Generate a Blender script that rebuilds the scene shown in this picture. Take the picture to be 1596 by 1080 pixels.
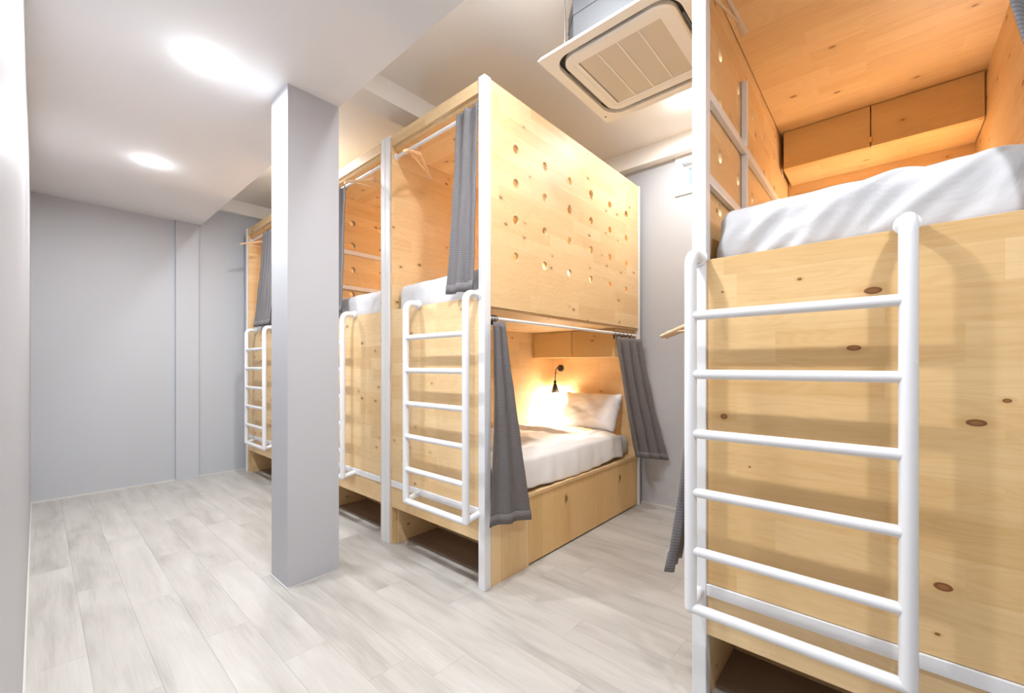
import bpy, math, random
from mathutils import Vector, noise, Matrix
random.seed(7)
S = bpy.context.scene
COL = S.collection
for o in list(bpy.data.objects): bpy.data.objects.remove(o)

# ------------------------------------------------------------------ camera
H_EYE = 1.25
F_PX, HOR = 656.0, 570.0
A = math.atan2(581.0, 656.0)
cam = bpy.data.cameras.new('camera'); camo = bpy.data.objects.new('camera', cam); COL.objects.link(camo)
cam.sensor_fit = 'HORIZONTAL'; cam.sensor_width = 36.0
cam.lens = 36.0 * F_PX / 1596.0
cam.shift_y = (HOR - 540.0) / 1596.0
cam.clip_start = 0.005; cam.clip_end = 100
camo.location = (0, 0, H_EYE)
camo.rotation_euler = (math.radians(90), 0, A - math.radians(90))
S.camera = camo

# ------------------------------------------------------------------ world, light, exposure
w = bpy.data.worlds.new('world'); S.world = w; w.use_nodes = True
nt = w.node_tree; nt.nodes.clear()
wo = nt.nodes.new('ShaderNodeOutputWorld'); bg = nt.nodes.new('ShaderNodeBackground')
bg.inputs[0].default_value = (0.80, 0.89, 1.0, 1); bg.inputs[1].default_value = 0.8
nt.links.new(bg.outputs[0], wo.inputs[0])
S.view_settings.view_transform = 'Standard'; S.view_settings.look = 'None'
S.view_settings.gamma = 1.0; S.view_settings.use_curve_mapping = False
S.view_settings.exposure = 0.78
P_SOFFIT = 20.0      # watts of one ceiling downlight
P_AISLE = 12.0
P_READ = 7.5         # watts of one bunk reading lamp
C_COOL = (0.93, 0.965, 1.0)
C_WARM = (1.0, 0.85, 0.68)

def lamp(name, kind, loc, power, color, size=0.1, parent=None, spread=180, rot=(0, 0, 0)):
    l = bpy.data.lights.new(name, kind); o = bpy.data.objects.new(name, l); COL.objects.link(o)
    l.energy = power; l.color = color
    if kind == 'AREA':
        l.shape = 'DISK'; l.size = size; l.spread = math.radians(spread)
    else:
        l.shadow_soft_size = size
    o.location = loc; o.rotation_euler = rot
    if parent: o.parent = parent
    return o

# ------------------------------------------------------------------ materials
def newmat(name):
    m = bpy.data.materials.new(name); m.use_nodes = True
    n = m.node_tree.nodes; n.clear()
    out = n.new('ShaderNodeOutputMaterial'); b = n.new('ShaderNodeBsdfPrincipled')
    m.node_tree.links.new(b.outputs[0], out.inputs[0])
    return m, n, m.node_tree.links, b

def paint(name, c, rough=0.6, bump=0.0, bscale=200, var=0.03, metal=0.0, spec=0.5):
    m, n, L, b = newmat(name)
    tc = n.new('ShaderNodeTexCoord'); nz = n.new('ShaderNodeTexNoise'); nz.inputs['Scale'].default_value = 2.3
    nz.inputs['Detail'].default_value = 3
    L.new(tc.outputs['Object'], nz.inputs['Vector'])
    mx = n.new('ShaderNodeMix'); mx.data_type = 'RGBA'
    mx.inputs[6].default_value = (c[0]*(1-var), c[1]*(1-var), c[2]*(1-var), 1)
    mx.inputs[7].default_value = (min(1, c[0]*(1+var)), min(1, c[1]*(1+var)), min(1, c[2]*(1+var)), 1)
    L.new(nz.outputs['Fac'], mx.inputs[0]); L.new(mx.outputs[2], b.inputs['Base Color'])
    b.inputs['Roughness'].default_value = rough; b.inputs['Metallic'].default_value = metal
    b.inputs['Specular IOR Level'].default_value = spec
    if bump:
        n2 = n.new('ShaderNodeTexNoise'); n2.inputs['Scale'].default_value = bscale
        L.new(tc.outputs['Object'], n2.inputs['Vector'])
        bp = n.new('ShaderNodeBump'); bp.inputs['Strength'].default_value = bump; bp.inputs['Distance'].default_value = 0.002
        L.new(n2.outputs['Fac'], bp.inputs['Height']); L.new(bp.outputs[0], b.inputs['Normal'])
    return m

def math_(n, L, op, a, b_=None, c=None):
    q = n.new('ShaderNodeMath'); q.operation = op
    for i, v in enumerate((a, b_, c)):
        if v is None: continue
        if isinstance(v, (int, float)): q.inputs[i].default_value = v
        else: L.new(v, q.inputs[i])
    return q.outputs[0]

def wood(name, dark, light, knots=(), stave=(0.55, 0.085), knotcut=0.62, contrast=1.0, rough=0.5):
    """finger jointed pine board: uv in metres, u along the grain"""
    m, n, L, b = newmat(name)
    uv = n.new('ShaderNodeUVMap').outputs[0]
    br = n.new('ShaderNodeTexBrick'); L.new(uv, br.inputs['Vector'])
    br.inputs['Color1'].default_value = (0, 0, 0, 1); br.inputs['Color2'].default_value = (1, 1, 1, 1)
    br.inputs['Mortar'].default_value = (0.5, 0.5, 0.5, 1)
    br.inputs['Scale'].default_value = 1; br.inputs['Mortar Size'].default_value = 0.0
    br.inputs['Brick Width'].default_value = stave[0]; br.inputs['Row Height'].default_value = stave[1]
    br.offset = 0.37; br.offset_frequency = 2; br.squash = 0.7; br.squash_frequency = 3
    sp = n.new('ShaderNodeSeparateXYZ'); L.new(uv, sp.inputs[0])
    rnd = n.new('ShaderNodeSeparateColor'); L.new(br.outputs['Color'], rnd.inputs[0])
    r = rnd.outputs[0]
    def coord(su, sv, sr):
        c = n.new('ShaderNodeCombineXYZ')
        L.new(math_(n, L, 'MULTIPLY', sp.outputs[0], su), c.inputs[0])
        L.new(math_(n, L, 'MULTIPLY', sp.outputs[1], sv), c.inputs[1])
        L.new(math_(n, L, 'MULTIPLY', r, sr), c.inputs[2])
        return c.outputs[0]
    g1 = n.new('ShaderNodeTexNoise'); g1.inputs['Scale'].default_value = 1; g1.inputs['Detail'].default_value = 5
    g1.inputs['Distortion'].default_value = 0.6; L.new(coord(2.2, 75, 30), g1.inputs['Vector'])
    g2 = n.new('ShaderNodeTexNoise'); g2.inputs['Scale'].default_value = 1; g2.inputs['Detail'].default_value = 2
    L.new(coord(1.3, 9, 17), g2.inputs['Vector'])
    rings = math_(n, L, 'ABSOLUTE', math_(n, L, 'SINE', math_(n, L, 'MULTIPLY', g2.outputs['Fac'], 60)))
    f = math_(n, L, 'MULTIPLY', r, 0.42)
    f = math_(n, L, 'ADD', f, math_(n, L, 'MULTIPLY', g1.outputs['Fac'], 0.50))
    f = math_(n, L, 'ADD', f, math_(n, L, 'MULTIPLY', rings, 0.16))
    f = math_(n, L, 'ADD', f, math_(n, L, 'MULTIPLY', g2.outputs['Fac'], 0.30))
    mr = n.new('ShaderNodeMapRange'); L.new(f, mr.inputs[0]); mr.inputs[1].default_value = 0.25; mr.inputs[2].default_value = 0.25 + 0.85 / contrast
    mx = n.new('ShaderNodeMix'); mx.data_type = 'RGBA'
    mx.inputs[6].default_value = (*dark, 1); mx.inputs[7].default_value = (*light, 1); L.new(mr.outputs[0], mx.inputs[0])
    col = mx.outputs[2]
    # scattered small knots
    vo = n.new('ShaderNodeTexVoronoi'); vo.voronoi_dimensions = '2D'; vo.inputs['Scale'].default_value = 1
    cc = n.new('ShaderNodeCombineXYZ')
    L.new(math_(n, L, 'MULTIPLY', sp.outputs[0], 4.2), cc.inputs[0]); L.new(math_(n, L, 'MULTIPLY', sp.outputs[1], 7.0), cc.inputs[1])
    L.new(cc.outputs[0], vo.inputs['Vector'])
    vs = n.new('ShaderNodeSeparateColor'); L.new(vo.outputs['Color'], vs.inputs[0])
    on = math_(n, L, 'GREATER_THAN', vs.outputs[0], knotcut)
    size = math_(n, L, 'ADD', math_(n, L, 'MULTIPLY', vs.outputs[1], 0.05), 0.022)
    kn = math_(n, L, 'LESS_THAN', vo.outputs['Distance'], size)
    halo = n.new('ShaderNodeMapRange'); L.new(vo.outputs['Distance'], halo.inputs[0]); halo.inputs[1].default_value = 0.17; halo.inputs[2].default_value = 0.03
    def mixc(col, fac, c2):
        q = n.new('ShaderNodeMix'); q.data_type = 'RGBA'; L.new(fac, q.inputs[0]); L.new(col, q.inputs[6])
        q.inputs[7].default_value = (*c2, 1); return q.outputs[2]
    if knotcut < 1:
        col = mixc(col, math_(n, L, 'MULTIPLY', math_(n, L, 'MULTIPLY', halo.outputs[0], on), 0.30), (0.50, 0.27, 0.10))
        col = mixc(col, math_(n, L, 'MULTIPLY', math_(n, L, 'MULTIPLY', kn, on), 0.75), (0.24, 0.10, 0.035))
    for (ku, kv, a, bb) in knots:
        vm = n.new('ShaderNodeVectorMath'); vm.operation = 'SUBTRACT'; L.new(uv, vm.inputs[0]); vm.inputs[1].default_value = (ku, kv, 0)
        v2 = n.new('ShaderNodeVectorMath'); v2.operation = 'MULTIPLY'; L.new(vm.outputs[0], v2.inputs[0]); v2.inputs[1].default_value = (1/a, 1/bb, 0)
        v3 = n.new('ShaderNodeVectorMath'); v3.operation = 'LENGTH'; L.new(v2.outputs[0], v3.inputs[0])
        d = v3.outputs['Value']
        h = n.new('ShaderNodeMapRange'); L.new(d, h.inputs[0]); h.inputs[1].default_value = 2.6; h.inputs[2].default_value = 1.0
        col = mixc(col, math_(n, L, 'MULTIPLY', h.outputs[0], 0.38), (0.52, 0.27, 0.09))
        h2 = n.new('ShaderNodeMapRange'); L.new(d, h2.inputs[0]); h2.inputs[1].default_value = 1.05; h2.inputs[2].default_value = 0.9
        col = mixc(col, h2.outputs[0], (0.20, 0.075, 0.02))
        h3 = n.new('ShaderNodeMapRange'); L.new(d, h3.inputs[0]); h3.inputs[1].default_value = 0.75; h3.inputs[2].default_value = 0.4
        col = mixc(col, math_(n, L, 'MULTIPLY', h3.outputs[0], 0.7), (0.36, 0.15, 0.045))
    L.new(col, b.inputs['Base Color'])
    b.inputs['Roughness'].default_value = rough
    bp = n.new('ShaderNodeBump'); bp.inputs['Strength'].default_value = 0.12; bp.inputs['Distance'].default_value = 0.001
    L.new(g1.outputs['Fac'], bp.inputs['Height']); L.new(bp.outputs[0], b.inputs['Normal'])
    return m

def plank_mat():
    m, n, L, b = newmat('whitewashed oak plank')
    tc = n.new('ShaderNodeTexCoord'); oi = n.new('ShaderNodeObjectInfo')
    sp = n.new('ShaderNodeSeparateXYZ'); L.new(tc.outputs['Object'], sp.inputs[0])
    def coord(sx, sy):
        c = n.new('ShaderNodeCombineXYZ')
        L.new(math_(n, L, 'MULTIPLY', sp.outputs[0], sx), c.inputs[0]); L.new(math_(n, L, 'MULTIPLY', sp.outputs[1], sy), c.inputs[1])
        L.new(math_(n, L, 'MULTIPLY', oi.outputs['Random'], 91.0), c.inputs[2]); return c.outputs[0]
    def nz(v, d, dist=0.0):
        q = n.new('ShaderNodeTexNoise'); q.inputs['Scale'].default_value = 1; q.inputs['Detail'].default_value = d
        q.inputs['Distortion'].default_value = dist; L.new(v, q.inputs['Vector']); return q.outputs['Fac']
    a = nz(coord(9, 1.6), 3, 0.4); fine = nz(coord(110, 5), 4, 0.3); cr = nz(coord(20, 6), 6, 1.4)
    f = math_(n, L, 'ADD', math_(n, L, 'MULTIPLY', a, 0.75), math_(n, L, 'MULTIPLY', fine, 0.28))
    f = math_(n, L, 'ADD', f, math_(n, L, 'MULTIPLY', oi.outputs['Random'], 0.10))
    mr = n.new('ShaderNodeMapRange'); L.new(f, mr.inputs[0]); mr.inputs[1].default_value = 0.34; mr.inputs[2].default_value = 0.78
    rp = n.new('ShaderNodeValToRGB'); L.new(mr.outputs[0], rp.inputs[0])
    e = rp.color_ramp.elements
    e[0].color = (0.37, 0.345, 0.32, 1); e[1].color = (0.575, 0.545, 0.515, 1); e[1].position = 0.95
    k = e.new(0.45); k.color = (0.49, 0.465, 0.43, 1)
    m2 = n.new('ShaderNodeMapRange'); L.new(cr, m2.inputs[0]); m2.inputs[1].default_value = 0.70; m2.inputs[2].default_value = 0.80
    q = n.new('ShaderNodeMix'); q.data_type = 'RGBA'; L.new(math_(n, L, 'MULTIPLY', m2.outputs[0], 0.5), q.inputs[0])
    L.new(rp.outputs[0], q.inputs[6]); q.inputs[7].default_value = (0.30, 0.26, 0.22, 1)
    L.new(q.outputs[2], b.inputs['Base Color']); b.inputs['Roughness'].default_value = 0.42
    bp = n.new('ShaderNodeBump'); bp.inputs['Strength'].default_value = 0.08; bp.inputs['Distance'].default_value = 0.001
    L.new(fine, bp.inputs['Height']); L.new(bp.outputs[0], b.inputs['Normal'])
    return m

def cloth_mat(name, c, cell=0.012, strength=0.5, rough=0.85, hem=None):
    """waffle weave: uv in metres"""
    m, n, L, b = newmat(name)
    uv = n.new('ShaderNodeUVMap').outputs[0]
    ck = n.new('ShaderNodeTexBrick'); ck.offset = 0; ck.inputs['Scale'].default_value = 1
    ck.inputs['Brick Width'].default_value = cell; ck.inputs['Row Height'].default_value = cell
    ck.inputs['Mortar Size'].default_value = cell*0.16; ck.inputs['Mortar Smooth'].default_value = 0.6
    ck.inputs['Color1'].default_value = (*c, 1); ck.inputs['Color2'].default_value = (c[0]*1.08, c[1]*1.08, c[2]*1.08, 1)
    ck.inputs['Mortar'].default_value = (c[0]*0.55, c[1]*0.55, c[2]*0.55, 1)
    L.new(uv, ck.inputs['Vector']); L.new(ck.outputs['Color'], b.inputs['Base Color'])
    b.inputs['Roughness'].default_value = rough
    bp = n.new('ShaderNodeBump'); bp.inputs['Strength'].default_value = strength; bp.inputs['Distance'].default_value = 0.002; bp.invert = True
    L.new(ck.outputs['Fac'], bp.inputs['Height']); L.new(bp.outputs[0], b.inputs['Normal'])
    return m

def linen(name, c, bump=0.5):
    m, n, L, b = newmat(name)
    tc = n.new('ShaderNodeTexCoord')
    nz = n.new('ShaderNodeTexNoise'); nz.inputs['Scale'].default_value = 7; nz.inputs['Detail'].default_value = 3; nz.inputs['Distortion'].default_value = 1.2
    L.new(tc.outputs['Object'], nz.inputs['Vector'])
    b.inputs['Base Color'].default_value = (*c, 1); b.inputs['Roughness'].default_value = 0.8
    b.inputs['Sheen Weight'].default_value = 0.15
    bp = n.new('ShaderNodeBump'); bp.inputs['Strength'].default_value = bump; bp.inputs['Distance'].default_value = 0.012
    L.new(nz.outputs['Fac'], bp.inputs['Height']); L.new(bp.outputs[0], b.inputs['Normal'])
    return m

def emit(name, c, s):
    m = bpy.data.materials.new(name); m.use_nodes = True; n = m.node_tree.nodes; n.clear()
    o = n.new('ShaderNodeOutputMaterial'); e = n.new('ShaderNodeEmission'); e.inputs[0].default_value = (*c, 1); e.inputs[1].default_value = s
    m.node_tree.links.new(e.outputs[0], o.inputs[0]); return m

def glass_mat():
    m = bpy.data.materials.new('window glass'); m.use_nodes = True; n = m.node_tree.nodes; n.clear(); L = m.node_tree.links
    o = n.new('ShaderNodeOutputMaterial'); g = n.new('ShaderNodeBsdfGlossy'); g.inputs['Roughness'].default_value = 0.03
    t = n.new('ShaderNodeBsdfTransparent'); t.inputs[0].default_value = (0.88, 0.94, 0.97, 1)
    x = n.new('ShaderNodeMixShader'); x.inputs[0].default_value = 0.08
    L.new(t.outputs[0], x.inputs[1]); L.new(g.outputs[0], x.inputs[2]); L.new(x.outputs[0], o.inputs[0]); return m

PINE_D, PINE_L = (0.70, 0.445, 0.20), (0.87, 0.65, 0.375)
M = {}
M['wall'] = paint('grey wall paint', (0.53, 0.54, 0.57), 0.7, 0.05, 300, 0.02, spec=0.3)
M['wall_left'] = paint('grey wall paint darkened for lamp light', (0.45, 0.45, 0.475), 0.42, 0.03, 300, 0.02)  # same paint as the other walls, darkened to offset the lamp light
M['column'] = paint('grey column paint', (0.53, 0.53, 0.56), 0.6, 0.04, 300, 0.02)
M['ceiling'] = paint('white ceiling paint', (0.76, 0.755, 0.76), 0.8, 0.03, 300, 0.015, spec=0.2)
M['high_ceiling'] = paint('high ceiling white with warm bounce', (0.93, 0.89, 0.85), 0.8, 0.03, 300, 0.015, spec=0.2)  # warm bounced light is mixed into this brighter white
M['white'] = paint('white powder coated steel', (0.83, 0.83, 0.85), 0.35, 0, var=0.01)
M['trim'] = paint('pale trim paint', (0.66, 0.64, 0.62), 0.5)
M['pine'] = wood('pine board', PINE_D, PINE_L)
kn = [(0.026, 1.472, 0.0215, 0.0105), (0.070, 1.304, 0.018, 0.0085), (-0.180, 1.10, 0.020, 0.0095), (-0.119, 0.648, 0.0195, 0.0115),
      (-0.233, 1.161, 0.0085, 0.0055), (0.206, 1.53, 0.0065, 0.0045), (0.432, 1.068, 0.012, 0.010), (-0.108, 0.515, 0.006, 0.004),
      (0.437, 1.515, 0.004, 0.003), (0.35, 0.90, 0.004, 0.003)]
M['pine_knots'] = wood('knotty pine board', (0.66, 0.40, 0.155), (0.83, 0.585, 0.30), kn, stave=(0.62, 0.105), knotcut=2.0)
M['pine_door'] = wood('plain pine door', (0.70, 0.45, 0.18), (0.84, 0.60, 0.29), stave=(3.0, 0.11), knotcut=0.86, contrast=0.8)
M['brown'] = wood('dark brown wood', (0.20, 0.135, 0.095), (0.30, 0.21, 0.15), knotcut=2.0)
M['hanger'] = wood('beech hanger wood', (0.72, 0.47, 0.27), (0.86, 0.62, 0.40), stave=(9, 9), knotcut=2.0, rough=0.4)
M['plank'] = plank_mat()
M['slab'] = paint('floor underlay', (0.30, 0.28, 0.26), 0.9)
M['curtain'] = cloth_mat('charcoal waffle curtain', (0.20, 0.187, 0.190))
M['linen'] = linen('white linen', (0.86, 0.86, 0.87), 0.35)
M['mattress'] = linen('white mattress cover', (0.66, 0.66, 0.68), 0.5)
M['black'] = paint('black metal', (0.02, 0.02, 0.022), 0.35, metal=0.3)
M['chrome'] = paint('brushed steel', (0.55, 0.55, 0.56), 0.25, metal=1.0)
M['brass'] = paint('brass', (0.75, 0.52, 0.22), 0.3, metal=1.0)
M['brass_dark'] = paint('shaded recess brass', (0.38, 0.25, 0.11), 0.45, metal=0.6)
M['bulb'] = emit('warm bulb', (1.0, 0.80, 0.55), 14)
M['disc'] = emit('downlight diffuser', (1.0, 1.0, 1.0), 25)
M['ac'] = paint('white plastic with warm bounce', (0.88, 0.84, 0.785), 0.4, var=0.01)  # beige cast of the warm bounce put into the plastic colour
M['filter'] = paint('beige filter mesh', (0.66, 0.59, 0.49), 0.7)
M['acbody'] = paint('galvanised grey casing', (0.085, 0.088, 0.094), 0.55, metal=0.0)
M['flap'] = paint('shadow grey flap', (0.16, 0.15, 0.14), 0.5)
M['dark'] = paint('dark air slot', (0.03, 0.028, 0.026), 0.6)
M['glass'] = glass_mat()
M['upvc'] = paint('white window frame', (0.85, 0.87, 0.90), 0.35)
M['outside'] = paint('grey outside wall', (0.35, 0.38, 0.42), 0.8)

# ------------------------------------------------------------------ mesh builder
class MB:
    def __init__(s): s.v = []; s.f = []; s.uv = []; s.smooth = []
    def quad(s, pts, uvs, smooth=False):
        b = len(s.v); s.v += [tuple(p) for p in pts]; s.f.append(tuple(range(b, b+len(pts)))); s.uv.append(list(uvs)); s.smooth.append(smooth)
    def box(s, x0, x1, y0, y1, z0, z1, grain='x', off=None):
        if off is None: off = (random.uniform(0, 40), random.uniform(0, 40))
        g = 'xyz'.index(grain)
        b = len(s.v)
        V = [(x0,y0,z0),(x1,y0,z0),(x1,y1,z0),(x0,y1,z0),(x0,y0,z1),(x1,y0,z1),(x1,y1,z1),(x0,y1,z1)]
        s.v += V
        for f, ax in (((0,3,2,1),2),((4,5,6,7),2),((0,1,5,4),1),((2,3,7,6),1),((1,2,6,5),0),((3,0,4,7),0)):
            o = [a for a in range(3) if a != ax]
            if g in o: ua = g; va = [a for a in o if a != g][0]
            else: ua, va = o
            s.f.append(tuple(b+i for i in f)); s.smooth.append(False)
            s.uv.append([(V[i][ua]+off[0], V[i][va]+off[1]) for i in f])
        return s
    def grid(s, P, UV=None, smooth=True, closed_u=False, closed_v=False):
        """P[i][j] lattice of points"""
        b = len(s.v); nu = len(P); nv = len(P[0])
        for r in P: s.v += [tuple(p) for p in r]
        for i in range(nu if closed_u else nu-1):
            for j in range(nv if closed_v else nv-1):
                i2 = (i+1) % nu; j2 = (j+1) % nv
                s.f.append((b+i*nv+j, b+i2*nv+j, b+i2*nv+j2, b+i*nv+j2)); s.smooth.append(smooth)
                if UV: s.uv.append([UV[i][j], UV[i2][j], UV[i2][j2], UV[i][j2]])
                else: s.uv.append([(0.02*i, 0.02*j), (0.02*i+.02, 0.02*j), (0.02*i+.02, 0.02*j+.02), (0.02*i, 0.02*j+.02)])
    def tube(s, pts, r, seg=12, cap=True, rs=None):
        pts = [Vector(p) for p in pts]; rings = []; prev = None
        for i, p in enumerate(pts):
            if i == 0: t = pts[1]-p
            elif i == len(pts)-1: t = p-pts[i-1]
            else: t = (pts[i+1]-p).normalized() + (p-pts[i-1]).normalized()
            t.normalize()
            if prev is None:
                a = Vector((0, 0, 1)) if abs(t.z) < 0.9 else Vector((1, 0, 0))
                u = t.cross(a).normalized()
            else:
                u = (prev - t*prev.dot(t)).normalized()
            prev = u; v = t.cross(u); rr = rs[i] if rs else r
            rings.append([p + rr*(math.cos(2*math.pi*k/seg)*u + math.sin(2*math.pi*k/seg)*v) for k in range(seg)])
        s.grid(rings, closed_v=True)
        if cap:
            for ring in (rings[0], rings[-1][::-1]): s.quad(ring, [(0, 0)]*seg)
        return s
    def lathe(s, prof, c, axis='z', seg=24, smooth=True):
        """prof: (r, h) list"""
        R = []
        for (r, h) in prof:
            row = []
            for k in range(seg):
                a = 2*math.pi*k/seg; x, y = r*math.cos(a), r*math.sin(a)
                row.append({'z': (c[0]+x, c[1]+y, c[2]+h), 'x': (c[0]+h, c[1]+x, c[2]+y), 'y': (c[0]+y, c[1]+h, c[2]+x)}[axis])
            R.append(row)
        s.grid(R, closed_v=True, smooth=smooth)
        return s
    def prism(s, pts, z0, z1):
        n = len(pts)
        s.quad([(p[0], p[1], z1) for p in pts], [(p[0], p[1]) for p in pts])
        s.quad([(p[0], p[1], z0) for p in pts[::-1]], [(p[0], p[1]) for p in pts[::-1]])
        for i in range(n):
            a, b = pts[i], pts[(i+1) % n]
            s.quad([(a[0], a[1], z0), (b[0], b[1], z0), (b[0], b[1], z1), (a[0], a[1], z1)], [(0, 0)]*4)
        return s
    def build(s, name, mat, parent=None, mirror=None, bevel=0, loc=None, solid=0):
        v = s.v; f = s.f; uv = s.uv
        if mirror is not None:
            v = [(p[0], mirror-p[1], p[2]) for p in v]; f = [t[::-1] for t in f]; uv = [u[::-1] for u in uv]
        if loc is not None: v = [(p[0]-loc[0], p[1]-loc[1], p[2]-loc[2]) for p in v]
        me = bpy.data.meshes.new(name); me.from_pydata(v, [], f)
        ul = me.uv_layers.new(name='UVMap'); flat = []
        for u in uv:
            for q in u: flat += [q[0], q[1]]
        ul.data.foreach_set('uv', flat)
        me.polygons.foreach_set('use_smooth', s.smooth); me.update()
        me.materials.append(mat)
        o = bpy.data.objects.new(name, me); COL.objects.link(o)
        if parent: o.parent = parent
        if loc is not None: o.location = loc
        if bevel:
            md = o.modifiers.new('bevel', 'BEVEL'); md.width = bevel; md.segments = 2; md.limit_method = 'ANGLE'
        if solid:
            md = o.modifiers.new('solid', 'SOLIDIFY'); md.thickness = solid; md.offset = 0
        return o

def tag(o, label, cat, group=None):
    o['label'] = label; o['category'] = cat
    if group: o['group'] = group
    return o
def thing(name, loc, label, cat, group=None, rz=0):
    o = bpy.data.objects.new(name, None); COL.objects.link(o); o.location = loc; o.rotation_euler = (0, 0, rz)
    o.empty_display_size = 0.1
    return tag(o, label, cat, group)
def struct(name, mb, mat, parent=None, **k):
    o = mb.build(name, mat, parent, **k)
    o['kind'] = 'structure'
    return o
def arc(c, r, a0, a1, n, u, v):
    u = Vector(u); v = Vector(v); c = Vector(c)
    return [c + r*(math.cos(a0+(a1-a0)*i/n)*u + math.sin(a0+(a1-a0)*i/n)*v) for i in range(n+1)]

# ------------------------------------------------------------------ the room
XL, XR, YB, YF = -0.036, 3.68, 5.79, -2.3
ZS, ZC, ZB = 2.83, 3.20, 3.05
XS = 1.225
TH = 0.12
fl = struct('floor', MB().box(XL, XR, YF, YB, -0.12, -0.008), M['slab'])
PW, PL, GAP = 0.182, 1.22, 0.0006
pm = MB().box(-PW/2+GAP/2, PW/2-GAP/2, -PL/2+GAP/2, PL/2-GAP/2, -0.008, 0.0, 'y')
proto = None; offs = [0.0, 0.47, 0.87, 0.25, 0.68, 1.05]
nx = int(math.ceil((XR-XL)/PW))
short = {}
for i in range(nx):
    x0 = XL + i*PW; x1 = min(x0+PW, XR)
    y = YF - offs[(i*7) % 6]*1.0
    while y < YB:
        ya, yb = max(y, YF), min(y+PL, YB); y += PL
        if yb-ya < 0.02: continue
        key = (round(x1-x0, 3), round(yb-ya, 3))
        if key not in short:
            hw, hl = (x1-x0)/2, (yb-ya)/2
            o = MB().box(-hw+GAP/2, hw-GAP/2, -hl+GAP/2, hl-GAP/2, -0.008, 0.0, 'y').build('plank', M['plank'], fl)
            short[key] = o
        else:
            o = short[key].copy(); COL.objects.link(o); o.parent = fl
        o.location = ((x0+x1)/2, (ya+yb)/2, 0)

struct('wall_left', MB().box(XL-TH, XL, YF-TH, YB+TH, -0.12, ZC+TH), M['wall_left'])
struct('wall_back', MB().box(XL, XR+TH, YB, YB+TH, -0.12, ZC+TH), M['wall'])
struct('wall_front', MB().box(XL, XR+TH, YF-TH, YF, -0.12, ZC+TH), M['wall'])
WY0, WY1, WZ0, WZ1 = 0.86, 1.36, 2.715, 3.045
m = MB()
m.box(XR, XR+TH, YF, WY0, -0.12, ZC+TH); m.box(XR, XR+TH, WY1, YB, -0.12, ZC+TH)
m.box(XR, XR+TH, WY0, WY1, -0.12, WZ0); m.box(XR, XR+TH, WY0, WY1, WZ1, ZC+TH)
struct('wall_right', m, M['wall'])
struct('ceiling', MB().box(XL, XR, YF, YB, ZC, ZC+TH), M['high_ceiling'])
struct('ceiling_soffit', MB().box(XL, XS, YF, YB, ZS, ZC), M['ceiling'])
struct('column', MB().box(0.93, 1.225, 2.50, 2.742, 0, ZS), M['column'])
struct('column_trim', MB().box(0.924, 1.231, 2.494, 2.748, 0.0, 0.006), M['trim'])
struct('pilaster', MB().box(1.0, 1.205, YB-0.035, YB, 0, ZS), M['wall'])
struct('pilaster_head', MB().box(1.205, XS+0.001, YB-0.035, YB, ZS-0.006, ZS), M['wall'])
m = MB().box(XS, XR, 2.53, 2.715, ZB, ZC); struct('ceiling_beam', m, M['high_ceiling'])
struct('ceiling_beam', MB().box(XS, XR-0.09, YB-0.07, YB, ZB, ZC), M['high_ceiling'])
struct('ceiling_beam', MB().box(XR-0.09, XR, YF, YB, ZB, ZC), M['high_ceiling'])
struct('baseboard_back', MB().box(XL, XR, YB-0.012, YB, 0, 0.014), M['trim'])
struct('baseboard_left', MB().box(XL, XL+0.006, YF, YB-0.012, 0, 0.014), M['trim'])
struct('baseboard_right', MB().box(XR-0.012, XR, YF, YB-0.012, 0, 0.014), M['trim'])
# window
win = bpy.data.objects.new('window_1', None); COL.objects.link(win); win.location = (XR, (WY0+WY1)/2, WZ0); win['kind'] = 'structure'
def wbox(name, bx, mat, parent=win):
    m = MB()
    for b in bx: m.box(*b)
    return m.build(name, mat, parent, loc=win.location if parent is win else None, bevel=0.002) if parent is not win else _w(m, name, mat)
def _w(m, name, mat):
    l = win.location; m.v = [(p[0]-l[0], p[1]-l[1], p[2]-l[2]) for p in m.v]
    return m.build(name, mat, win, bevel=0.002)
def ring_boxes(x0, x1, y0, y1, z0, z1, t):
    return [(x0, x1, y0, y0+t, z0, z1), (x0, x1, y1-t, y1, z0, z1), (x0, x1, y0+t, y1-t, z0, z0+t), (x0, x1, y0+t, y1-t, z1-t, z1)]
wbox('window_frame', ring_boxes(XR-0.012, XR+0.06, WY0, WY1, WZ0, WZ1, 0.055), M['upvc'])
wbox('window_sash', ring_boxes(XR+0.045, XR+0.085, WY0+0.055, WY1-0.055, WZ0+0.055, WZ1-0.055, 0.035), M['upvc'])
wbox('window_pane', [(XR+0.062, XR+0.066, WY0+0.09, WY1-0.09, WZ0+0.09, WZ1-0.09)], M['glass'])

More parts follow.
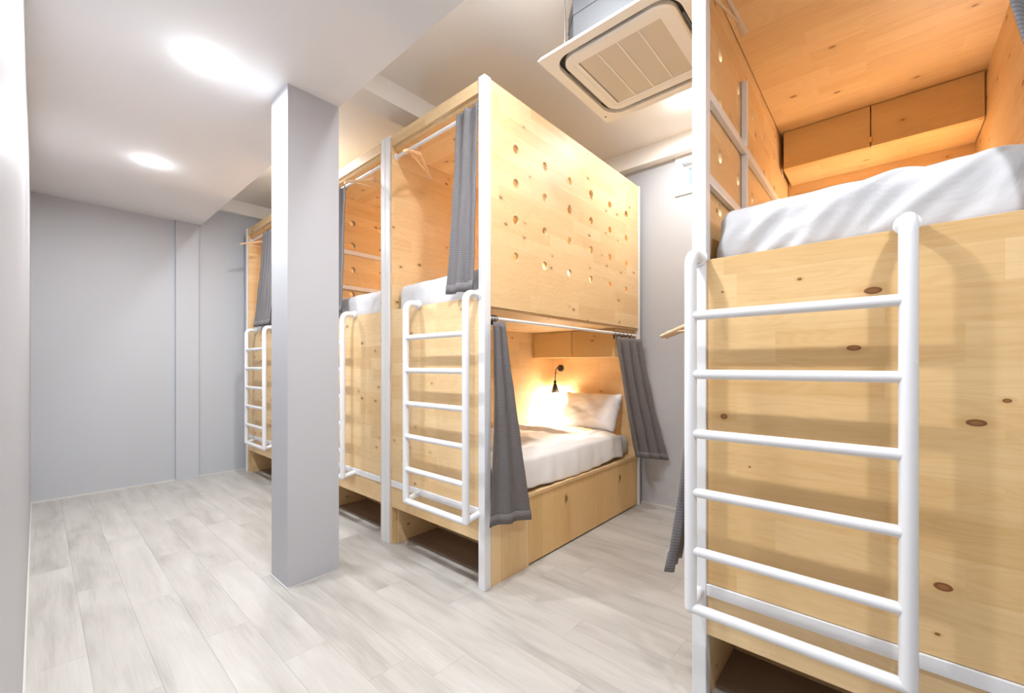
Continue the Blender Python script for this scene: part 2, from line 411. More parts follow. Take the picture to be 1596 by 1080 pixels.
# ------------------------------------------------------------------ bunks
W, L_, HB = 1.0, 1.975, 2.86
ZP, ZBENCH, ZTOP = 1.60, 0.45, 2.765
def perforated(x0, x1, z0, z1, y0, y1, r=0.0275):
    xs = [0.27+0.288*i for i in range(6)]; zs = [2.55, 2.345, 2.125, 1.902]
    m = MB(); off = (random.uniform(0, 30), random.uniform(0, 30))
    cx = [xs[0]-0.144+0.288*i for i in range(7)]
    cz = [2.65, 2.4475, 2.235, 2.0135, 1.79]
    def rect(a, b, c, d):
        if b-a < 1e-4 or d-c < 1e-4: return
        uv = [(a+off[0], c+off[1]), (b+off[0], c+off[1]), (b+off[0], d+off[1]), (a+off[0], d+off[1])]
        m.quad([(a, y0, c), (b, y0, c), (b, y0, d), (a, y0, d)], uv)
        m.quad([(a, y1, d), (b, y1, d), (b, y1, c), (a, y1, c)], uv[::-1])
    rect(x0, cx[0], z0, z1); rect(cx[-1], x1, z0, z1); rect(cx[0], cx[-1], cz[0], z1); rect(cx[0], cx[-1], z0, cz[-1])
    for i in range(6):
        for j in range(4):
            a, b, c, d = cx[i], cx[i+1], cz[j+1], cz[j]; px, pz = xs[i], zs[j]
            an = sorted(set([2*math.pi*k/20 for k in range(20)] + [math.atan2(q-pz, p-px) % (2*math.pi) for p in (a, b) for q in (c, d)]))
            inn = []; out = []
            for t in an:
                ct, st = math.cos(t), math.sin(t)
                k = min(((b-px)/ct if ct > 1e-9 else 1e9), ((a-px)/ct if ct < -1e-9 else 1e9), ((d-pz)/st if st > 1e-9 else 1e9), ((c-pz)/st if st < -1e-9 else 1e9))
                inn.append((px+r*ct, pz+r*st)); out.append((px+k*ct, pz+k*st))
            n = len(an)
            for k in range(n):
                k2 = (k+1) % n; P = [inn[k], out[k], out[k2], inn[k2]]
                uv = [(p[0]+off[0], p[1]+off[1]) for p in P]
                m.quad([(p[0], y0, p[1]) for p in P], uv)
                m.quad([(p[0], y1, p[1]) for p in P[::-1]], uv[::-1])
                m.quad([(inn[k][0], y0, inn[k][1]), (inn[k2][0], y0, inn[k2][1]), (inn[k2][0], y1, inn[k2][1]), (inn[k][0], y1, inn[k][1])],
                       [(off[0]+5, k*0.008), (off[0]+5, k*0.008+.008), (off[0]+5.02, k*0.008+.008), (off[0]+5.02, k*0.008)])
    e = MB()  # edges
    for (a, b, c, d) in ((x0, x1, z1, z1), (x0, x1, z0, z0)):
        m.quad([(a, y0, c), (b, y0, c), (b, y1, c), (a, y1, c)], [(a, 0), (b, 0), (b, .02), (a, .02)])
    for x in (x0, x1):
        m.quad([(x, y0, z0), (x, y1, z0), (x, y1, z1), (x, y0, z1)], [(z0, 0), (z0, .02), (z1, .02), (z1, 0)])
    return m

def cabinet(root, mir, ztop, name='overhead_cabinet'):
    z0, z1 = ztop-0.24, ztop; x0, x1 = L_-0.385, L_-0.052
    c = MB().box(x0+0.016, x1, 0.046, W-0.074, z0, z0+0.016, 'y').box(x0+0.016, x1, 0.046, 0.062, z0+.016, z1, 'x').box(x0+0.016, x1, W-0.044, W-0.074, z0+.016, z1, 'x')
    c = c.box(x0+0.1, x0+0.11, 0.062, W-0.090, z0+.016, z1, 'y').build(name, M['pine'], root, mir, bevel=0.001)
    for k, (a, b) in enumerate(((0.049, W/2-0.024), (W/2-0.019, W-0.077))):
        d = MB().box(x0, x0+0.015, a, b, z0+0.001, z1-0.003, 'y').build('cabinet_door', M['pine_door'], c, mir, bevel=0.001)
    MB().box(x0-0.008, x0, W/2-0.032, W/2-0.014, z0+0.025, z0+0.055).build('latch', M['brass'], c, mir, bevel=0.002)['label'] = 'small brass latch'

def make_ladder(root, mir, ya=0.052, yb=0.612):
    lad = bpy.data.objects.new('ladder', None); COL.objects.link(lad); lad.parent = root
    X, R, r = -0.092, 0.0205, 0.0165; zt, zb = 1.648, 0.398
    br = 0.045
    for y in (ya, yb):
        top = arc((X+br, y, zt-br), br, math.pi, math.pi/2, 6, (1, 0, 0), (0, 0, 1))
        p = [(X, y, zb)] + top + [(0.004, y, zt)]
        MB().tube(p, R, 14).build('side_rail', M['white'], lad, mir)
        MB().tube([(X, y, zb+0.005), (0.004, y, zb+0.02)], R*0.85, 12).build('standoff', M['white'], lad, mir)
        MB().lathe([(0, -0.008), (0.030, -0.008), (0.030, 0.004), (0, 0.004)], (0.002, y, zt), 'x', 20, False).build('flange', M['white'], lad, mir)
        MB().lathe([(0.0, R*1.0), (R*.7, R*.72), (R, 0), (R*.7, -R*.72), (0.0, -R)], (X, y, zb), 'z', 14).build('end_cap', M['white'], lad, mir)
    for z in (1.426, 1.220, 1.012, 0.806, 0.600, 0.398):
        MB().tube([(X, ya, z), (X, yb, z)], r if z > .5 else R*0.9, 14, cap=False).build('rung', M['white'], lad, mir)
    return lad

def make_bunk(x0, y0, mirror, label, open_side=False, aisle=False, knots=False, holes=True, lad=(0.052, 0.612)):
    root = thing('bunk_bed', (x0, y0, 0), label, 'bunk bed')
    mir = W if mirror else None
    def part(name, mb, mat='pine', parent=root, bevel=0.0012): return mb.build(name, M[mat], parent, mir, bevel=bevel)
    t = 0.05
    tb = 0.03
    for (px, py, q) in ((0, 0, t), (0, W-t, t), (L_-tb, 0, tb), (L_-tb, W-tb, tb)):
        part('post', MB().box(px, px+q, py, py+q, 0, HB+0.006, 'z'), 'white', bevel=0.003)
    # front end
    yy = (t, W-0.071)
    if knots:
        mb = MB().box(0.010, 0.030, yy[0], yy[1], 0.452, 1.64, 'y', off=(0, 0))
        # uv in metres along world y so the big knots sit where they are in the board
        for q in mb.uv:
            for i, u in enumerate(q): q[i] = (y0 + W - u[0], u[1])
        part('front_panel', mb, 'pine_knots')
    else:
        part('front_panel', MB().box(0.010, 0.030, yy[0], yy[1], 0.452, 1.64, 'y'))
    part('frame_rail', MB().box(0.002, 0.034, yy[0], yy[1], 0.408, 0.450, 'y'), 'white', bevel=0.002)
    part('toe_panel', MB().box(0.010, 0.030, yy[0], yy[1], 0.262, 0.407, 'y'))
    part('fascia', MB().box(0.008, 0.028, yy[0], yy[1], 2.787, HB, 'y'))
    part('top_board', MB().box(0.03, L_-0.052, 0.027, W-0.052, ZTOP, 2.785, 'y'))
    part('platform_board', MB().box(0.032, L_-0.052, 0.022, W-0.072, 1.567, ZP, 'x'))
    part('back_panel', MB().box(L_-0.050, L_-0.031, 0.027, W-0.051, 0.0, HB-.01, 'y'))
    part('side_panel', MB().box(0.009, L_-0.051, W-0.070, W-0.051, 0.0, HB-.01, 'x'))
    if holes: part('perforated_panel', perforated(t, L_-tb, 1.585, HB, 0.004, 0.024), bevel=0)
    else: part('side_panel', MB().box(t, L_-t, 0.004, 0.024, 1.585, HB, 'x'))
    for z in (1.955, 2.275):
        part('frame_rail', MB().box(t, L_-t, 0.026, 0.048, z-0.018, z+0.018, 'x'), 'white', bevel=0.002)
    part('frame_upright', MB().box(0.61, 0.632, 0.026, 0.05, 2.295, 2.61, 'z'), 'white', bevel=0.002)
    part('frame_upright', MB().box(0.61, 0.632, 0.026, 0.05, 1.975, 2.255, 'z'), 'white', bevel=0.002)
    # bench and base
    part('bench_top', MB().box(0.036, L_-0.052, 0.002 if open_side else 0.02, W-0.072, ZBENCH-0.022, ZBENCH, 'x'))
    if open_side:
        part('base_panel', MB().box(t+0.001, 0.398, 0.008, 0.026, 0.0, ZBENCH-0.024, 'z'))
        for (a, b, hx, hz) in ((0.401, 1.188, 0.805, 0.325), (1.191, L_-t-0.001, 1.60, 0.312)):
            d = part('base_door', MB().box(a, b, 0.008, 0.026, 0.012, ZBENCH-0.025, 'z'), 'pine_door')
            pts = [(hx-0.014, hz-0.034)] + [(hx-0.014+0.042*math.cos(q), hz+0.034*math.sin(q)) for q in [(-math.pi/2+math.pi*i/10) for i in range(11)]]
            hb = MB()
            hb.quad([(p[0], 0.0065, p[1]) for p in pts], [(0, 0)]*len(pts))
            for i in range(len(pts)):
                p, q = pts[i], pts[(i+1) % len(pts)]
                hb.quad([(p[0], 0.0065, p[1]), (p[0], 0.009, p[1]), (q[0], 0.009, q[1]), (q[0], 0.0065, q[1])], [(0, 0)]*4)
            part('finger_pull', hb, 'brass', parent=d, bevel=0)
            ib = MB(); cxq = hx-0.002
            ib.quad([(cxq+(p[0]-cxq)*0.6, 0.0058, hz+(p[1]-hz)*0.6) for p in pts], [(0, 0)]*len(pts))
            part('recess_shade', ib, 'brass_dark', parent=d, bevel=0)  # flat darker face paints the shade of the hollow
    else:
        part('side_panel', MB().box(t, L_-t, 0.004, 0.022, 0.0, 1.56, 'x'))
    part('cubby_side', MB().box(0.051, 0.42, 0.03, 0.046, 0.0, 0.426, 'x')); part('cubby_side', MB().box(0.051, 0.42, W-0.092, W-0.074, 0, 0.426, 'x'))
    part('cubby_back', MB().box(0.40, 0.418, 0.047, W-0.093, 0.0, 0.426, 'y'))
    part('cubby_plate', MB().box(0.13, 0.399, 0.047, W-0.093, 0.0, 0.012, 'y'), 'brown')  # thin dark brown plate, set in from the front edge
    # rods
    part('curtain_rod', MB().tube([(0.045, 0.024, 2.722), (0.045, W-0.071, 2.722)], 0.0115, 12), 'white', bevel=0)
    part('rod_socket', MB().lathe([(0, 0), (0.022, 0), (0.022, 0.012), (0, 0.012)], (0.045, W-0.083, 2.722), 'y', 16, False), 'white', bevel=0)
    if open_side:
        part('curtain_rod', MB().tube([(t, 0.020, 1.520), (L_-t, 0.020, 1.520)], 0.0105, 12), 'white', bevel=0)
    cabinet(root, mir, ZTOP-0.001)
    cabinet(root, mir, 1.566)
    make_ladder(root, mir, *lad)
    return root

XB, Y1 = 1.64, 1.655
XRB, YRB = 1.625, -0.46
make_bunk(XB, Y1, False, 'pine bunk by the aisle with open lower bed and perforated upper side', open_side=True)
make_bunk(XB, Y1+1.004, True, 'pine bunk second from the aisle, partly hidden by the grey column', lad=(0.034, 0.560))
make_bunk(XB, Y1+2.008, False, 'pine bunk hidden directly behind the grey column')
make_bunk(XB, Y1+3.012, False, 'farthest pine bunk, against the grey back wall', lad=(0.10, 0.65))
make_bunk(XRB, YRB, True, 'large foreground pine bunk on the right with knotty front panel', open_side=True, knots=True, lad=(0.026, 0.587))

# ------------------------------------------------------------------ bedding
def soft_box(sx, sy, sz, r, n=(24, 24, 5), amp=0.004, sc=6.0, seed=0.0, fold=0.0, crown=0.0):
    """rounded cuboid centred in x,y sitting on z=0"""
    m = MB(); hx, hy, hz = sx/2, sy/2, sz/2
    def P(x, y, z):
        q = Vector((x*hx, y*hy, z*hz)); c = Vector((max(-hx+r, min(hx-r, q.x)), max(-hy+r, min(hy-r, q.y)), max(-hz+r, min(hz-r, q.z))))
        d = q-c
        if d.length > 1e-6:
            nrm = d.normalized(); q = c + nrm*r
        else: nrm = Vector((0, 0, 1 if z > 0 else -1))
        v = q*sc + Vector((seed, seed*1.7, 0)); a = amp*(noise.noise(v) + 0.5*noise.noise(v*2.3))
        if fold: a += fold*max(0, noise.noise(Vector(((q.x+q.z*1.2+q.y*0.9)*9+seed, (q.y-q.x*0.3)*2.2, q.z*2)))-0.05) + fold*0.55*noise.noise(Vector(((q.y*0.8+q.z*0.6)*24+seed, (q.z*0.8-q.y*0.6)*3.5, q.x*3)))*max(0, min(1, (hz*0.75-q.z)/(hz*0.6)))
        wgt = 1.0 if q.z > -hz*0.9 else 0.0
        q = q + nrm*a*wgt
        q.z += crown*max(0, z)*(1-(x*x))*(1-(y*y))
        return (q.x, q.y, q.z+hz)
    nx, ny, nz = n
    ax = lambda k: [-math.cos(math.pi*i/k)*0.5 + (-1+2*i/k)*0.5 for i in range(k+1)]
    gx, gy, gz = ax(nx), ax(ny), ax(nz)
    m.grid([[P(x, y, 1) for y in gy] for x in gx]); m.grid([[P(x, y, -1) for x in gx] for y in gy])
    m.grid([[P(x, -1, z) for z in gz] for x in gx]); m.grid([[P(x, 1, z) for x in gx] for z in gz])
    m.grid([[P(1, y, z) for z in gz] for y in gy]); m.grid([[P(-1, y, z) for y in gy] for z in gz])
    return m
def weld(o):
    md = o.modifiers.new('weld', 'WELD'); md.merge_threshold = 0.0004; return o
def mattress(x0, y0, z, label, seed, mirror=False, res=(60, 40, 10), h=0.215, fold=0.012):
    sx, sy = (1.76 if fold > 0.02 else 1.80), (0.825 if fold > 0.02 else 0.862)
    o = soft_box(sx, sy, h, 0.055, res, 0.006, 5, seed, fold, 0.012).build('mattress', M['mattress'])
    o.location = (x0+0.945, y0+W/2+(0.022 if mirror else -0.022), z+(0.012 if fold > 0.02 else 0.001)); weld(o)
    return tag(o, label, 'mattress')
mattress(XB, Y1, ZP, 'white mattress on the upper level of the aisle bunk', 1)
mattress(XB, Y1+1.004, ZP, 'white mattress on the upper level just right of the column', 4, True)
mattress(XB, Y1+3.012, ZP, 'white mattress on the upper level of the farthest bunk', 6)
mattress(XRB, YRB, ZP, 'wrinkled white mattress on the upper level of the foreground bunk', 9.3, True, (170, 110, 18), 0.225, 0.030)
o = soft_box(1.84, 0.84, 0.172, 0.04, (40, 30, 6), 0.003, 5, 3, 0).build('mattress', M['mattress']); weld(o)
o.location = (XB+0.04+0.94, Y1+0.497, ZBENCH+0.001); tag(o, 'white mattress under the duvet on the lower bed', 'mattress')
# duvet draped over the lower bed
def duvet():
    x0, x1 = 0.10, 1.68; ya, yb = 0.030, 0.922; zt = ZBENCH+0.201+0.022
    m = MB(); nx, ny = 90, 80; P = []; UVs = []
    for i in range(nx+1):
        x = x0+(x1-x0)*i/nx; row = []
        for j in range(ny+1):
            s = j/ny  # from hem at the open side up and over the top
            drop = 0.195; tot = drop + (yb-ya)
            d = s*tot
            hem = 0.018*noise.noise(Vector((x*3.0, 7, 0))) + 0.01*math.sin(x*5)
            if d < drop:
                k = d/drop; y = ya - 0.004 + 0.018*k*k; z = ZBENCH+0.018+hem*(1-k) + (zt-ZBENCH-0.018-0.02)*k
                ripple = 0.008*math.sin(x*38+2*noise.noise(Vector((x*4, 0, 1))))*(1-k)
                y += ripple*0.6 + 0.006*noise.noise(Vector((x*6, z*5, 0)))
            else:
                q = (d-drop)/(tot-drop); y = ya+0.014+(yb-ya-0.014)*q
                rr = min(1, q/0.10); z = zt-0.02*(1-rr)**2
                v = Vector((x*2.6, y*4.5, 2.0))
                z += 0.024*noise.noise(v)*rr + 0.014*noise.noise(v*2.7)*rr
                fx = x*1.0 + y*0.55
                z += rr*0.030*max(0, math.sin(fx*13+2.5*noise.noise(v)))**3*max(0, min(1, (y-0.30)/0.25))
                z += 0.035*max(0, min(1, (q-0.3)/0.4))*max(0, 1-abs(x-0.9)/0.9)
            if i > nx-4: z -= 0.006*(i-(nx-4))*(1 if d > drop else 0)
            row.append((x, y, z))
        P.append(row)
    m.grid(P)
    o = m.build('duvet', M['linen'], solid=0.012); o.location = (XB, Y1, 0)
    return tag(o, 'white duvet with soft folds spread over the lower bed', 'duvet')
duvet()
def pillow(loc, rot, label):
    m = MB(); n = 40; sx, sy = 0.62, 0.36
    def P(u, v, s):
        x = u*sx/2*(1-0.05*v*v*(1-abs(u)**3)); y = v*sy/2*(1-0.07*(1-u*u)*0) * (1-0.05*(1-abs(u)))
        t = 0.078*((1-abs(u)**3.2)*(1-abs(v)**3.2))**0.55
        t += 0.008*noise.noise(Vector((u*3, v*3, s*4)))*(1-u*u)*(1-v*v)*2
        t += 0.006*math.sin(8*u+5*v)*(1-u*u)*(1-v*v)*0.6
        edge = 0.010*noise.noise(Vector((u*5, v*5, 3)))
        return (x+edge, y+edge, s*t)
    g = [-1+2*i/n for i in range(n+1)]
    m.grid([[P(u, v, 1) for v in g] for u in g]); m.grid([[P(u, v, -1) for u in g] for v in g])
    o = m.build('pillow', M['linen']); o.location = loc; o.rotation_euler = rot; weld(o)
    return tag(o, label, 'pillow')
pillow((XB+1.79, Y1+0.43, 0.828), (math.radians(64), 0, math.radians(-90)), 'white pillow propped against the headboard of the lower bed')

# ------------------------------------------------------------------ reading lamps
def reading_lamp(x0, y0, mirror, zl, label, power=None, beam=0):
    y = (W-0.83) if mirror else 0.83
    x = L_-0.0505
    r = thing('reading_lamp', (x0+x, y0+y, zl), label, 'lamp', None)
    MB().lathe([(0, 0), (0.034, 0), (0.034, -0.012), (0.020, -0.020), (0.0, -0.022)], (0, 0, 0), 'x', 20, False).build('wall_plate', M['black'], r)
    s = -1
    hx, hz = -0.105, -0.135
    pts = [(-0.018, 0, 0.002), (-0.040, 0, 0.010), (-0.066, 0, 0.006), (-0.086, 0, -0.012), (-0.098, 0, -0.042), (-0.103, 0, -0.085), (hx, 0, hz+0.005)]
    MB().tube(pts, 0.0045, 10).build('gooseneck', M['black'], r)
    MB().lathe([(0, 0.014), (0.012, 0.011), (0.016, -0.004), (0.011, -0.018)], (hx, 0, hz), 'z', 16).build('knuckle', M['black'], r)
    MB().lathe([(0.010, -0.015), (0.019, -0.035), (0.044, -0.110), (0.0425, -0.110), (0.017, -0.036), (0.0, -0.03)], (hx, 0, hz), 'z', 20).build('lamp_shade', M['black'], r)
    MB().lathe([(0, -0.05), (0.020, -0.058), (0.029, -0.086), (0.026, -0.108), (0.0, -0.122)], (hx, 0, hz), 'z', 16).build('bulb', M['bulb'], r)
    if beam:
        o = lamp('bulb_beam', 'SPOT', (hx, 0, hz-0.125), beam, C_WARM, 0.02, r, rot=(math.radians(-14 if not mirror else 14), math.radians(16), 0))
        o.data.spot_size = math.radians(142); o.data.spot_blend = 0.55
    lamp('bulb_light', 'POINT', (hx, 0, hz-0.16), power or P_READ, C_WARM, 0.02, r)
    return r
reading_lamp(XB, Y1, False, 1.225, 'black gooseneck reading lamp glowing above the lower bed pillow', P_READ*0.45, beam=26)
reading_lamp(XB, Y1, False, 2.40, 'reading lamp in the upper level of the aisle bunk', P_READ*2.0)
reading_lamp(XB, Y1+1.004, True, 2.40, 'reading lamp in the upper level of the bunk right of the column', P_READ*2.0)
reading_lamp(XB, Y1+2.008, False, 2.40, 'reading lamp in the upper level of the bunk hidden by the column', P_READ*2.0)
reading_lamp(XB, Y1+3.012, False, 2.40, 'reading lamp in the upper level of the farthest bunk', P_READ*2.0)
reading_lamp(XRB, YRB, True, 2.33, 'reading lamp under the overhead cabinet of the foreground upper bunk', P_READ*1.15)

# ------------------------------------------------------------------ curtains
def curtain(label, top0, top1, bot0, bot1, zt0, zb0, zb1, pleats, depth_t, depth_b, ringz, out=(0, 0), cloth_w=0.9, phase=0, bow=0.0, ring_at=None, flare=1.25):
    """top0->top1 and bot0->bot1: (x,y) ends of the gathered cloth; out: pleat direction"""
    t0, t1, b0, b1 = Vector((*top0, 0)), Vector((*top1, 0)), Vector((*bot0, 0)), Vector((*bot1, 0))
    root = thing('curtain', ((t0.x+t1.x)/2, (t0.y+t1.y)/2, ringz), label, 'curtain', None)
    L0 = root.location.copy()
    nu, nv = pleats*14, 40
    P = []; UV = []
    d = Vector((*out, 0)).normalized()
    for i in range(nu+1):
        u = i/nu; row = []; ru = []
        for j in range(nv+1):
            v = j/nv
            e = v**flare
            a = t0.lerp(t1, u); b = b0.lerp(b1, u); p = a.lerp(b, e)
            dep = depth_t*(1-v)+depth_b*v
            ph = 2*math.pi*pleats*u + phase + 0.5*noise.noise(Vector((u*3, v*1.5, phase)))
            wv = math.sin(ph); wv = math.copysign(abs(wv)**0.75, wv)
            p = p + d*(dep*wv) + d*(bow*math.sin(math.pi*v))
            p = p + d*0.006*noise.noise(Vector((u*8, v*6, phase+5)))
            z = zt0 + (zb0*(1-u)+zb1*u - zt0)*v
            row.append(p - L0 + Vector((0, 0, z))); ru.append((u*cloth_w, z))
        P.append(row); UV.append(ru)
    m = MB(); m.grid(P, UV); m.build('fabric_panel', M['curtain'], root, solid=0.003)
    # stitched bottom hem
    h = MB(); k0 = nv-1
    h.grid([[P[i][nv-2]+d*0.0035, P[i][nv]+d*0.0035] for i in range(nu+1)], [[UV[i][nv-2], UV[i][nv]] for i in range(nu+1)])
    h.build('hem', M['curtain'], root, solid=0.004)
    n = pleats+2
    for k in range(n):
        c = t0.lerp(t1, (k+0.3)/n) if ring_at is None else Vector((*ring_at[0], 0)).lerp(Vector((*ring_at[1], 0)), (k+0.3)/n)
        ax = (t1-t0).normalized(); pr = Vector((-ax.y, ax.x, 0))
        rr = 0.018
        pts = [Vector((c.x-L0.x, c.y-L0.y, 0)) + rr*(math.cos(q)*pr + math.sin(q)*Vector((0, 0, 1))) for q in [2*math.pi*g/16 for g in range(17)]]
        MB().tube(pts, 0.0022, 6, cap=False).build('curtain_ring', M['black'], root)
        MB().box(c.x-L0.x-0.004, c.x-L0.x+0.004, c.y-L0.y-0.004, c.y-L0.y+0.004, zt0-L0.z-0.012, -0.016).build('clip', M['black'], root) if zt0-L0.z-0.012 < -0.017 else None
    return root

curtain('narrow charcoal curtain hanging at the front of the aisle bunk upper level', (1.648, 1.712), (1.648, 1.893), (1.612, 1.705), (1.600, 1.925),
        2.735, 1.672, 1.668, 2, 0.009, 0.014, 2.722, (-1, 0), 0.5, 0.6, ring_at=((1.685, 1.712), (1.685, 1.80)))
curtain('charcoal curtain flaring out beside the front post of the open lower bed', (1.668, 1.622), (1.765, 1.622), (1.585, 1.570), (1.935, 1.575),
        1.495, 0.395, 0.345, 2, 0.010, 0.012, 1.520, (0, -1), 0.6, 2.2, 0.015, ring_at=((1.70, 1.675), (1.76, 1.675)))
curtain('charcoal curtain gathered at the head end of the open lower bed', (3.10, 1.632), (3.545, 1.632), (3.26, 1.545), (3.625, 1.435),
        1.485, 0.500, 0.430, 3, 0.030, 0.038, 1.520, (0, -1), 1.0, 0.9, ring_at=((3.14, 1.675), (3.50, 1.675)))
curtain('dark curtain edge on the upper bunk just right of the column', (1.650, 3.235), (1.650, 3.56), (1.612, 3.215), (1.612, 3.56),
        2.70, 1.678, 1.678, 3, 0.014, 0.016, 2.722, (-1, 0), 0.8, 1.0, ring_at=((1.685, 3.32), (1.685, 3.58)))
curtain('charcoal curtain on the farthest bunk upper level, left of the column', (1.655, 4.73), (1.655, 5.13), (1.598, 4.73), (1.592, 5.21),
        2.70, 1.678, 1.678, 5, 0.020, 0.024, 2.722, (-1, 0), 1.0, 0.2, ring_at=((1.685, 4.75), (1.685, 5.12)))
curtain('charcoal curtain at the top right corner of the foreground upper bunk', (1.600, -0.450), (1.600, -0.145), (1.590, -0.450), (1.585, -0.320),
        2.735, 1.672, 1.672, 3, 0.014, 0.014, 2.722, (-1, 0), 0.8, 1.4, ring_at=((1.67, -0.36), (1.67, -0.16)))
curtain('charcoal curtain peeking out behind the foreground ladder and post', (1.680, 0.548), (1.742, 0.548), (1.660, 0.645), (1.880, 0.680),
        1.495, 0.430, 0.430, 3, 0.008, 0.020, 1.520, (0, 1), 0.9, 2.6, ring_at=((1.695, 0.52), (1.735, 0.52)), flare=1.9)

# ------------------------------------------------------------------ hangers
def hanger(loc, yaw, label, group=None, wd=0.42, tilt=0.0):
    r = thing('clothes_hanger', loc, label, 'hanger', group, yaw)
    r.rotation_euler = (tilt, 0, yaw)
    n = 24; rows = []
    for i in range(n+1):
        u = -1+2*i/n; x = u*wd/2
        z = -0.070 - 0.068*abs(u)**1.25 - 0.012*(1-math.exp(-abs(u)*5)) + 0.008
        yb = 0.010*u*u
        hh = 0.012 - 0.003*abs(u); ww = 0.007+0.010*u*u
        rows.append([(x, yb+ww*math.cos(a), z+hh*math.sin(a)) for a in [2*math.pi*k/10 for k in range(10)]])
    m = MB(); m.grid(rows, [[(i*0.02, j*0.004) for j in range(10)] for i in range(n+1)], closed_v=True)
    m.quad(rows[0], [(0, 0)]*10); m.quad(rows[-1][::-1], [(0, 0)]*10)
    m.build('shoulder', M['hanger'], r)
    MB().tube([(-wd/2*0.88, 0.008, -0.123), (wd/2*0.88, 0.008, -0.123)], 0.0048, 8).build('trouser_bar', M['hanger'], r)
    R = 0.0165
    hk = arc((0, 0, 0), R, -0.35*math.pi, 1.0*math.pi, 14, (-1, 0, 0), (0, 0, 1))
    hk = [Vector((R*math.cos(a), 0, R*math.sin(a))) for a in [math.radians(200-i*16) for i in range(17)]]
    hk = hk + [Vector((0, 0, -0.028)), Vector((0, 0, -0.066))]
    MB().tube(hk, 0.0017, 6).build('hook', M['chrome'], r)
    return r
hanger((1.685, 2.310, 2.722), math.radians(31), 'pale wooden hanger on the rod of the aisle bunk upper level', None, 0.40)
hanger((1.685, 2.880, 2.722), math.radians(-12), 'wooden hanger on the rod of the upper bunk right of the column')
hanger((1.685, 5.300, 2.722), math.radians(4), 'pale hanger on the rod of the farthest bunk upper level')
hanger((1.670, 0.455, 2.722), math.radians(-12), 'wooden hanger high in the foreground upper bunk behind the white post')
hanger((1.800, 0.520, 1.520), math.radians(84), 'upper wooden hanger end poking out left of the foreground ladder', 'hangers on the lower rod of the foreground bunk')
hanger((1.885, 0.520, 1.520), math.radians(96), 'second wooden hanger end poking out left of the foreground ladder', 'hangers on the lower rod of the foreground bunk')

# ------------------------------------------------------------------ ceiling air conditioner
AX, AY, AZ = 2.125, 0.995, 2.85
ac = thing('air_conditioner', (AX, AY, AZ), 'square warm-bounce tinted ceiling cassette air conditioner with grey casing', 'air conditioner')
def rrect(h, r, n=8):
    p = []
    for (sx, sy, a0) in ((1, 1, 0), (-1, 1, 90), (-1, -1, 180), (1, -1, 270)):
        for i in range(n+1):
            a = math.radians(a0+90*i/n); p.append((sx*(h-r)+r*math.cos(a), sy*(h-r)+r*math.sin(a)))
    return p
def loft(mb, loops):
    P = [[(x, y, z) for (x, y) in pts] for (pts, z) in loops]
    mb.grid(P, closed_v=True, smooth=False); return mb
n = 8
outer = rrect(0.375, 0.004, n); hole = rrect(0.322, 0.10, n)
loft(MB(), [(hole, 0.025), (hole, 0.0), (outer, 0.0), (outer, 0.006), (rrect(0.365, 0.004, n), 0.022), (hole, 0.025)]).build('panel_frame', M['ac'], ac)
c1 = rrect(0.294, 0.085, n); c0 = rrect(0.286, 0.08, n); fi = rrect(0.222, 0.003, n); f2 = rrect(0.245, 0.02, n)
m = loft(MB(), [(c1, 0.028), (c1, 0.006), (c0, -0.002), (f2, -0.002), (f2, 0.0), (fi, 0.0), (fi, 0.014)])
m.build('centre_panel', M['ac'], ac)
MB().prism(rrect(0.335, 0.09, n), 0.027, 0.031).build('air_slot', M['dark'], ac)
for k in range(4):
    y0 = -0.221 + k*0.1108
    MB().box(-0.221, 0.221, y0, y0+0.1045, 0.0035, 0.009).build('filter_grille', M['filter'], ac)
for k in range(4):   # bars between the filters
    MB().box(-0.221, 0.221, -0.221+0.1108*k-0.0062, -0.221+0.1108*k, 0.0, 0.009).build('grille_bar', M['ac'], ac) if k else None
for k in range(4):
    a = k*math.pi/2; fb = MB().box(-0.17, 0.17, 0.303, 0.312, 0.012, 0.016)
    o = fb.build('louvre_flap', M['flap'], ac); o.rotation_euler = (0, 0, a)
body = [(0.29, 0.20), (0.20, 0.29), (-0.20, 0.29), (-0.29, 0.20), (-0.29, -0.20), (-0.20, -0.29), (0.20, -0.29), (0.29, -0.20)]
bd = MB().prism([(x*1.02, y*1.02) for x, y in body], 0.032, 0.285).build('casing', M['acbody'], ac, bevel=0.006)
MB().prism([(x*1.03, y*1.03) for x, y in body], 0.20, 0.206).build('casing_seam', M['acbody'], ac)
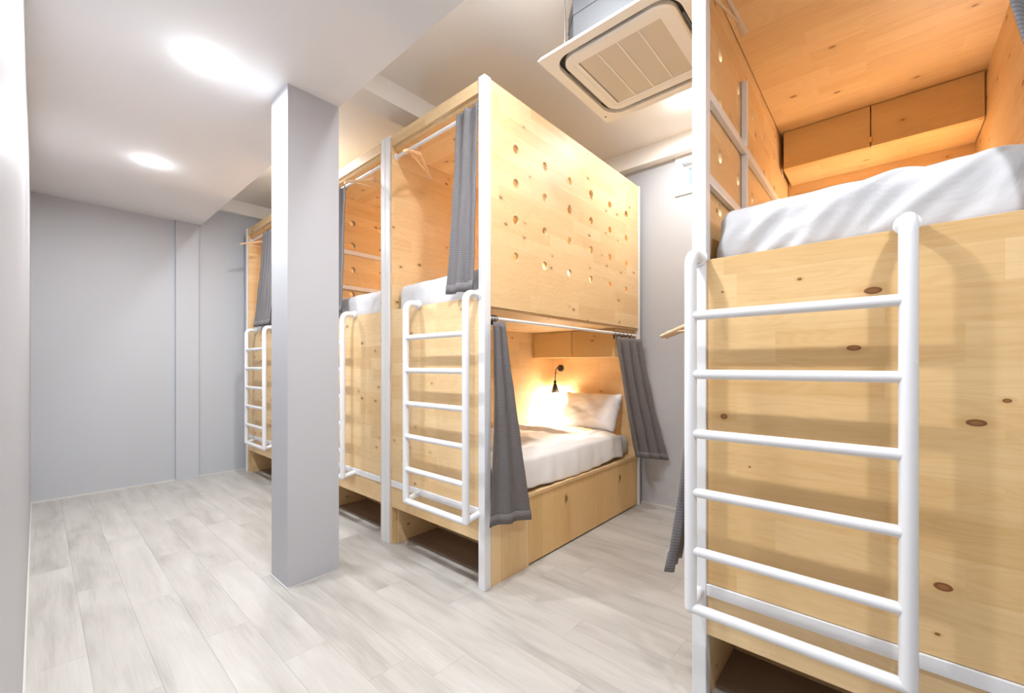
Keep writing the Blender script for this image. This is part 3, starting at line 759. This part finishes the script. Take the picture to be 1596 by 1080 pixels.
for sx in (-1, 1):
    for sy in (-1, 1):
        MB().box(sx*0.285-0.02, sx*0.285+0.02, sy*0.255-0.012, sy*0.255+0.012, 0.06, 0.066).box(sx*0.285-0.012, sx*0.285+0.012, sy*0.255-.003, sy*0.255+.003, 0.03, 0.06).build('bracket', M['chrome'], ac)
        MB().tube([(sx*0.297, sy*0.255, 0.03), (sx*0.297, sy*0.255, ZC-AZ)], 0.004, 8).build('hanging_rod', M['chrome'], ac)
MB().lathe([(0, 0), (0.006, 0), (0.006, -0.001), (0, -0.001)], (0.30, -0.352+0.70, -0.0005), 'z', 10, False).build('screw_hole', M['dark'], ac)

# ------------------------------------------------------------------ downlights, with unseen ones added as fill
def downlight(x, y, z, label, power, group=None, glow=0.04):
    r = thing('ceiling_light', (x, y, z), label, 'ceiling light', group)
    MB().lathe([(0.060, -0.007), (0.074, -0.0015), (0.076, 0.0)], (0, 0, 0), 'z', 32).build('trim_ring', M['white'], r)
    MB().lathe([(0, -0.012), (0.045, -0.011), (0.062, -0.006)], (0, 0, 0), 'z', 32).build('diffuser', M['disc'], r)
    lamp('downlight_beam', 'AREA', (0, 0, -0.016), power*0.84, C_COOL, 0.124, r, 178)
    lamp('downlight_glow', 'POINT', (0, 0, -0.055), power*glow, C_COOL, 0.035, r)
    return r
downlight(0.578, 2.626, ZS, 'larger looking ceiling light on the low ceiling left of the column top', P_SOFFIT)
downlight(0.594, 4.247, ZS, 'ceiling light on the low ceiling nearest the grey back wall', P_SOFFIT)
downlight(0.585, 1.15, ZS, 'ceiling light on the low ceiling above the camera', P_SOFFIT*0.95)
downlight(0.585, -0.6, ZS, 'added unseen ceiling light continuing the row behind the camera', P_SOFFIT*0.85)  # unseen fixture put in along the row to lift the bounce
downlight(3.13, 1.08, ZC, 'ceiling light over the aisle beyond the air conditioner', P_AISLE*1.0, glow=0.08)
downlight(1.34, 1.08, ZC, 'added unseen fill light above the front of the aisle', P_AISLE*0.95, glow=0.25)  # out of view, added to brighten the aisle and high ceiling
downlight(1.43, 3.95, ZC, 'added fill light between the low ceiling and the bunks, hidden by the column', P_AISLE*1.0, glow=0.3)  # out of sight, added to brighten the bunk faces and ceiling
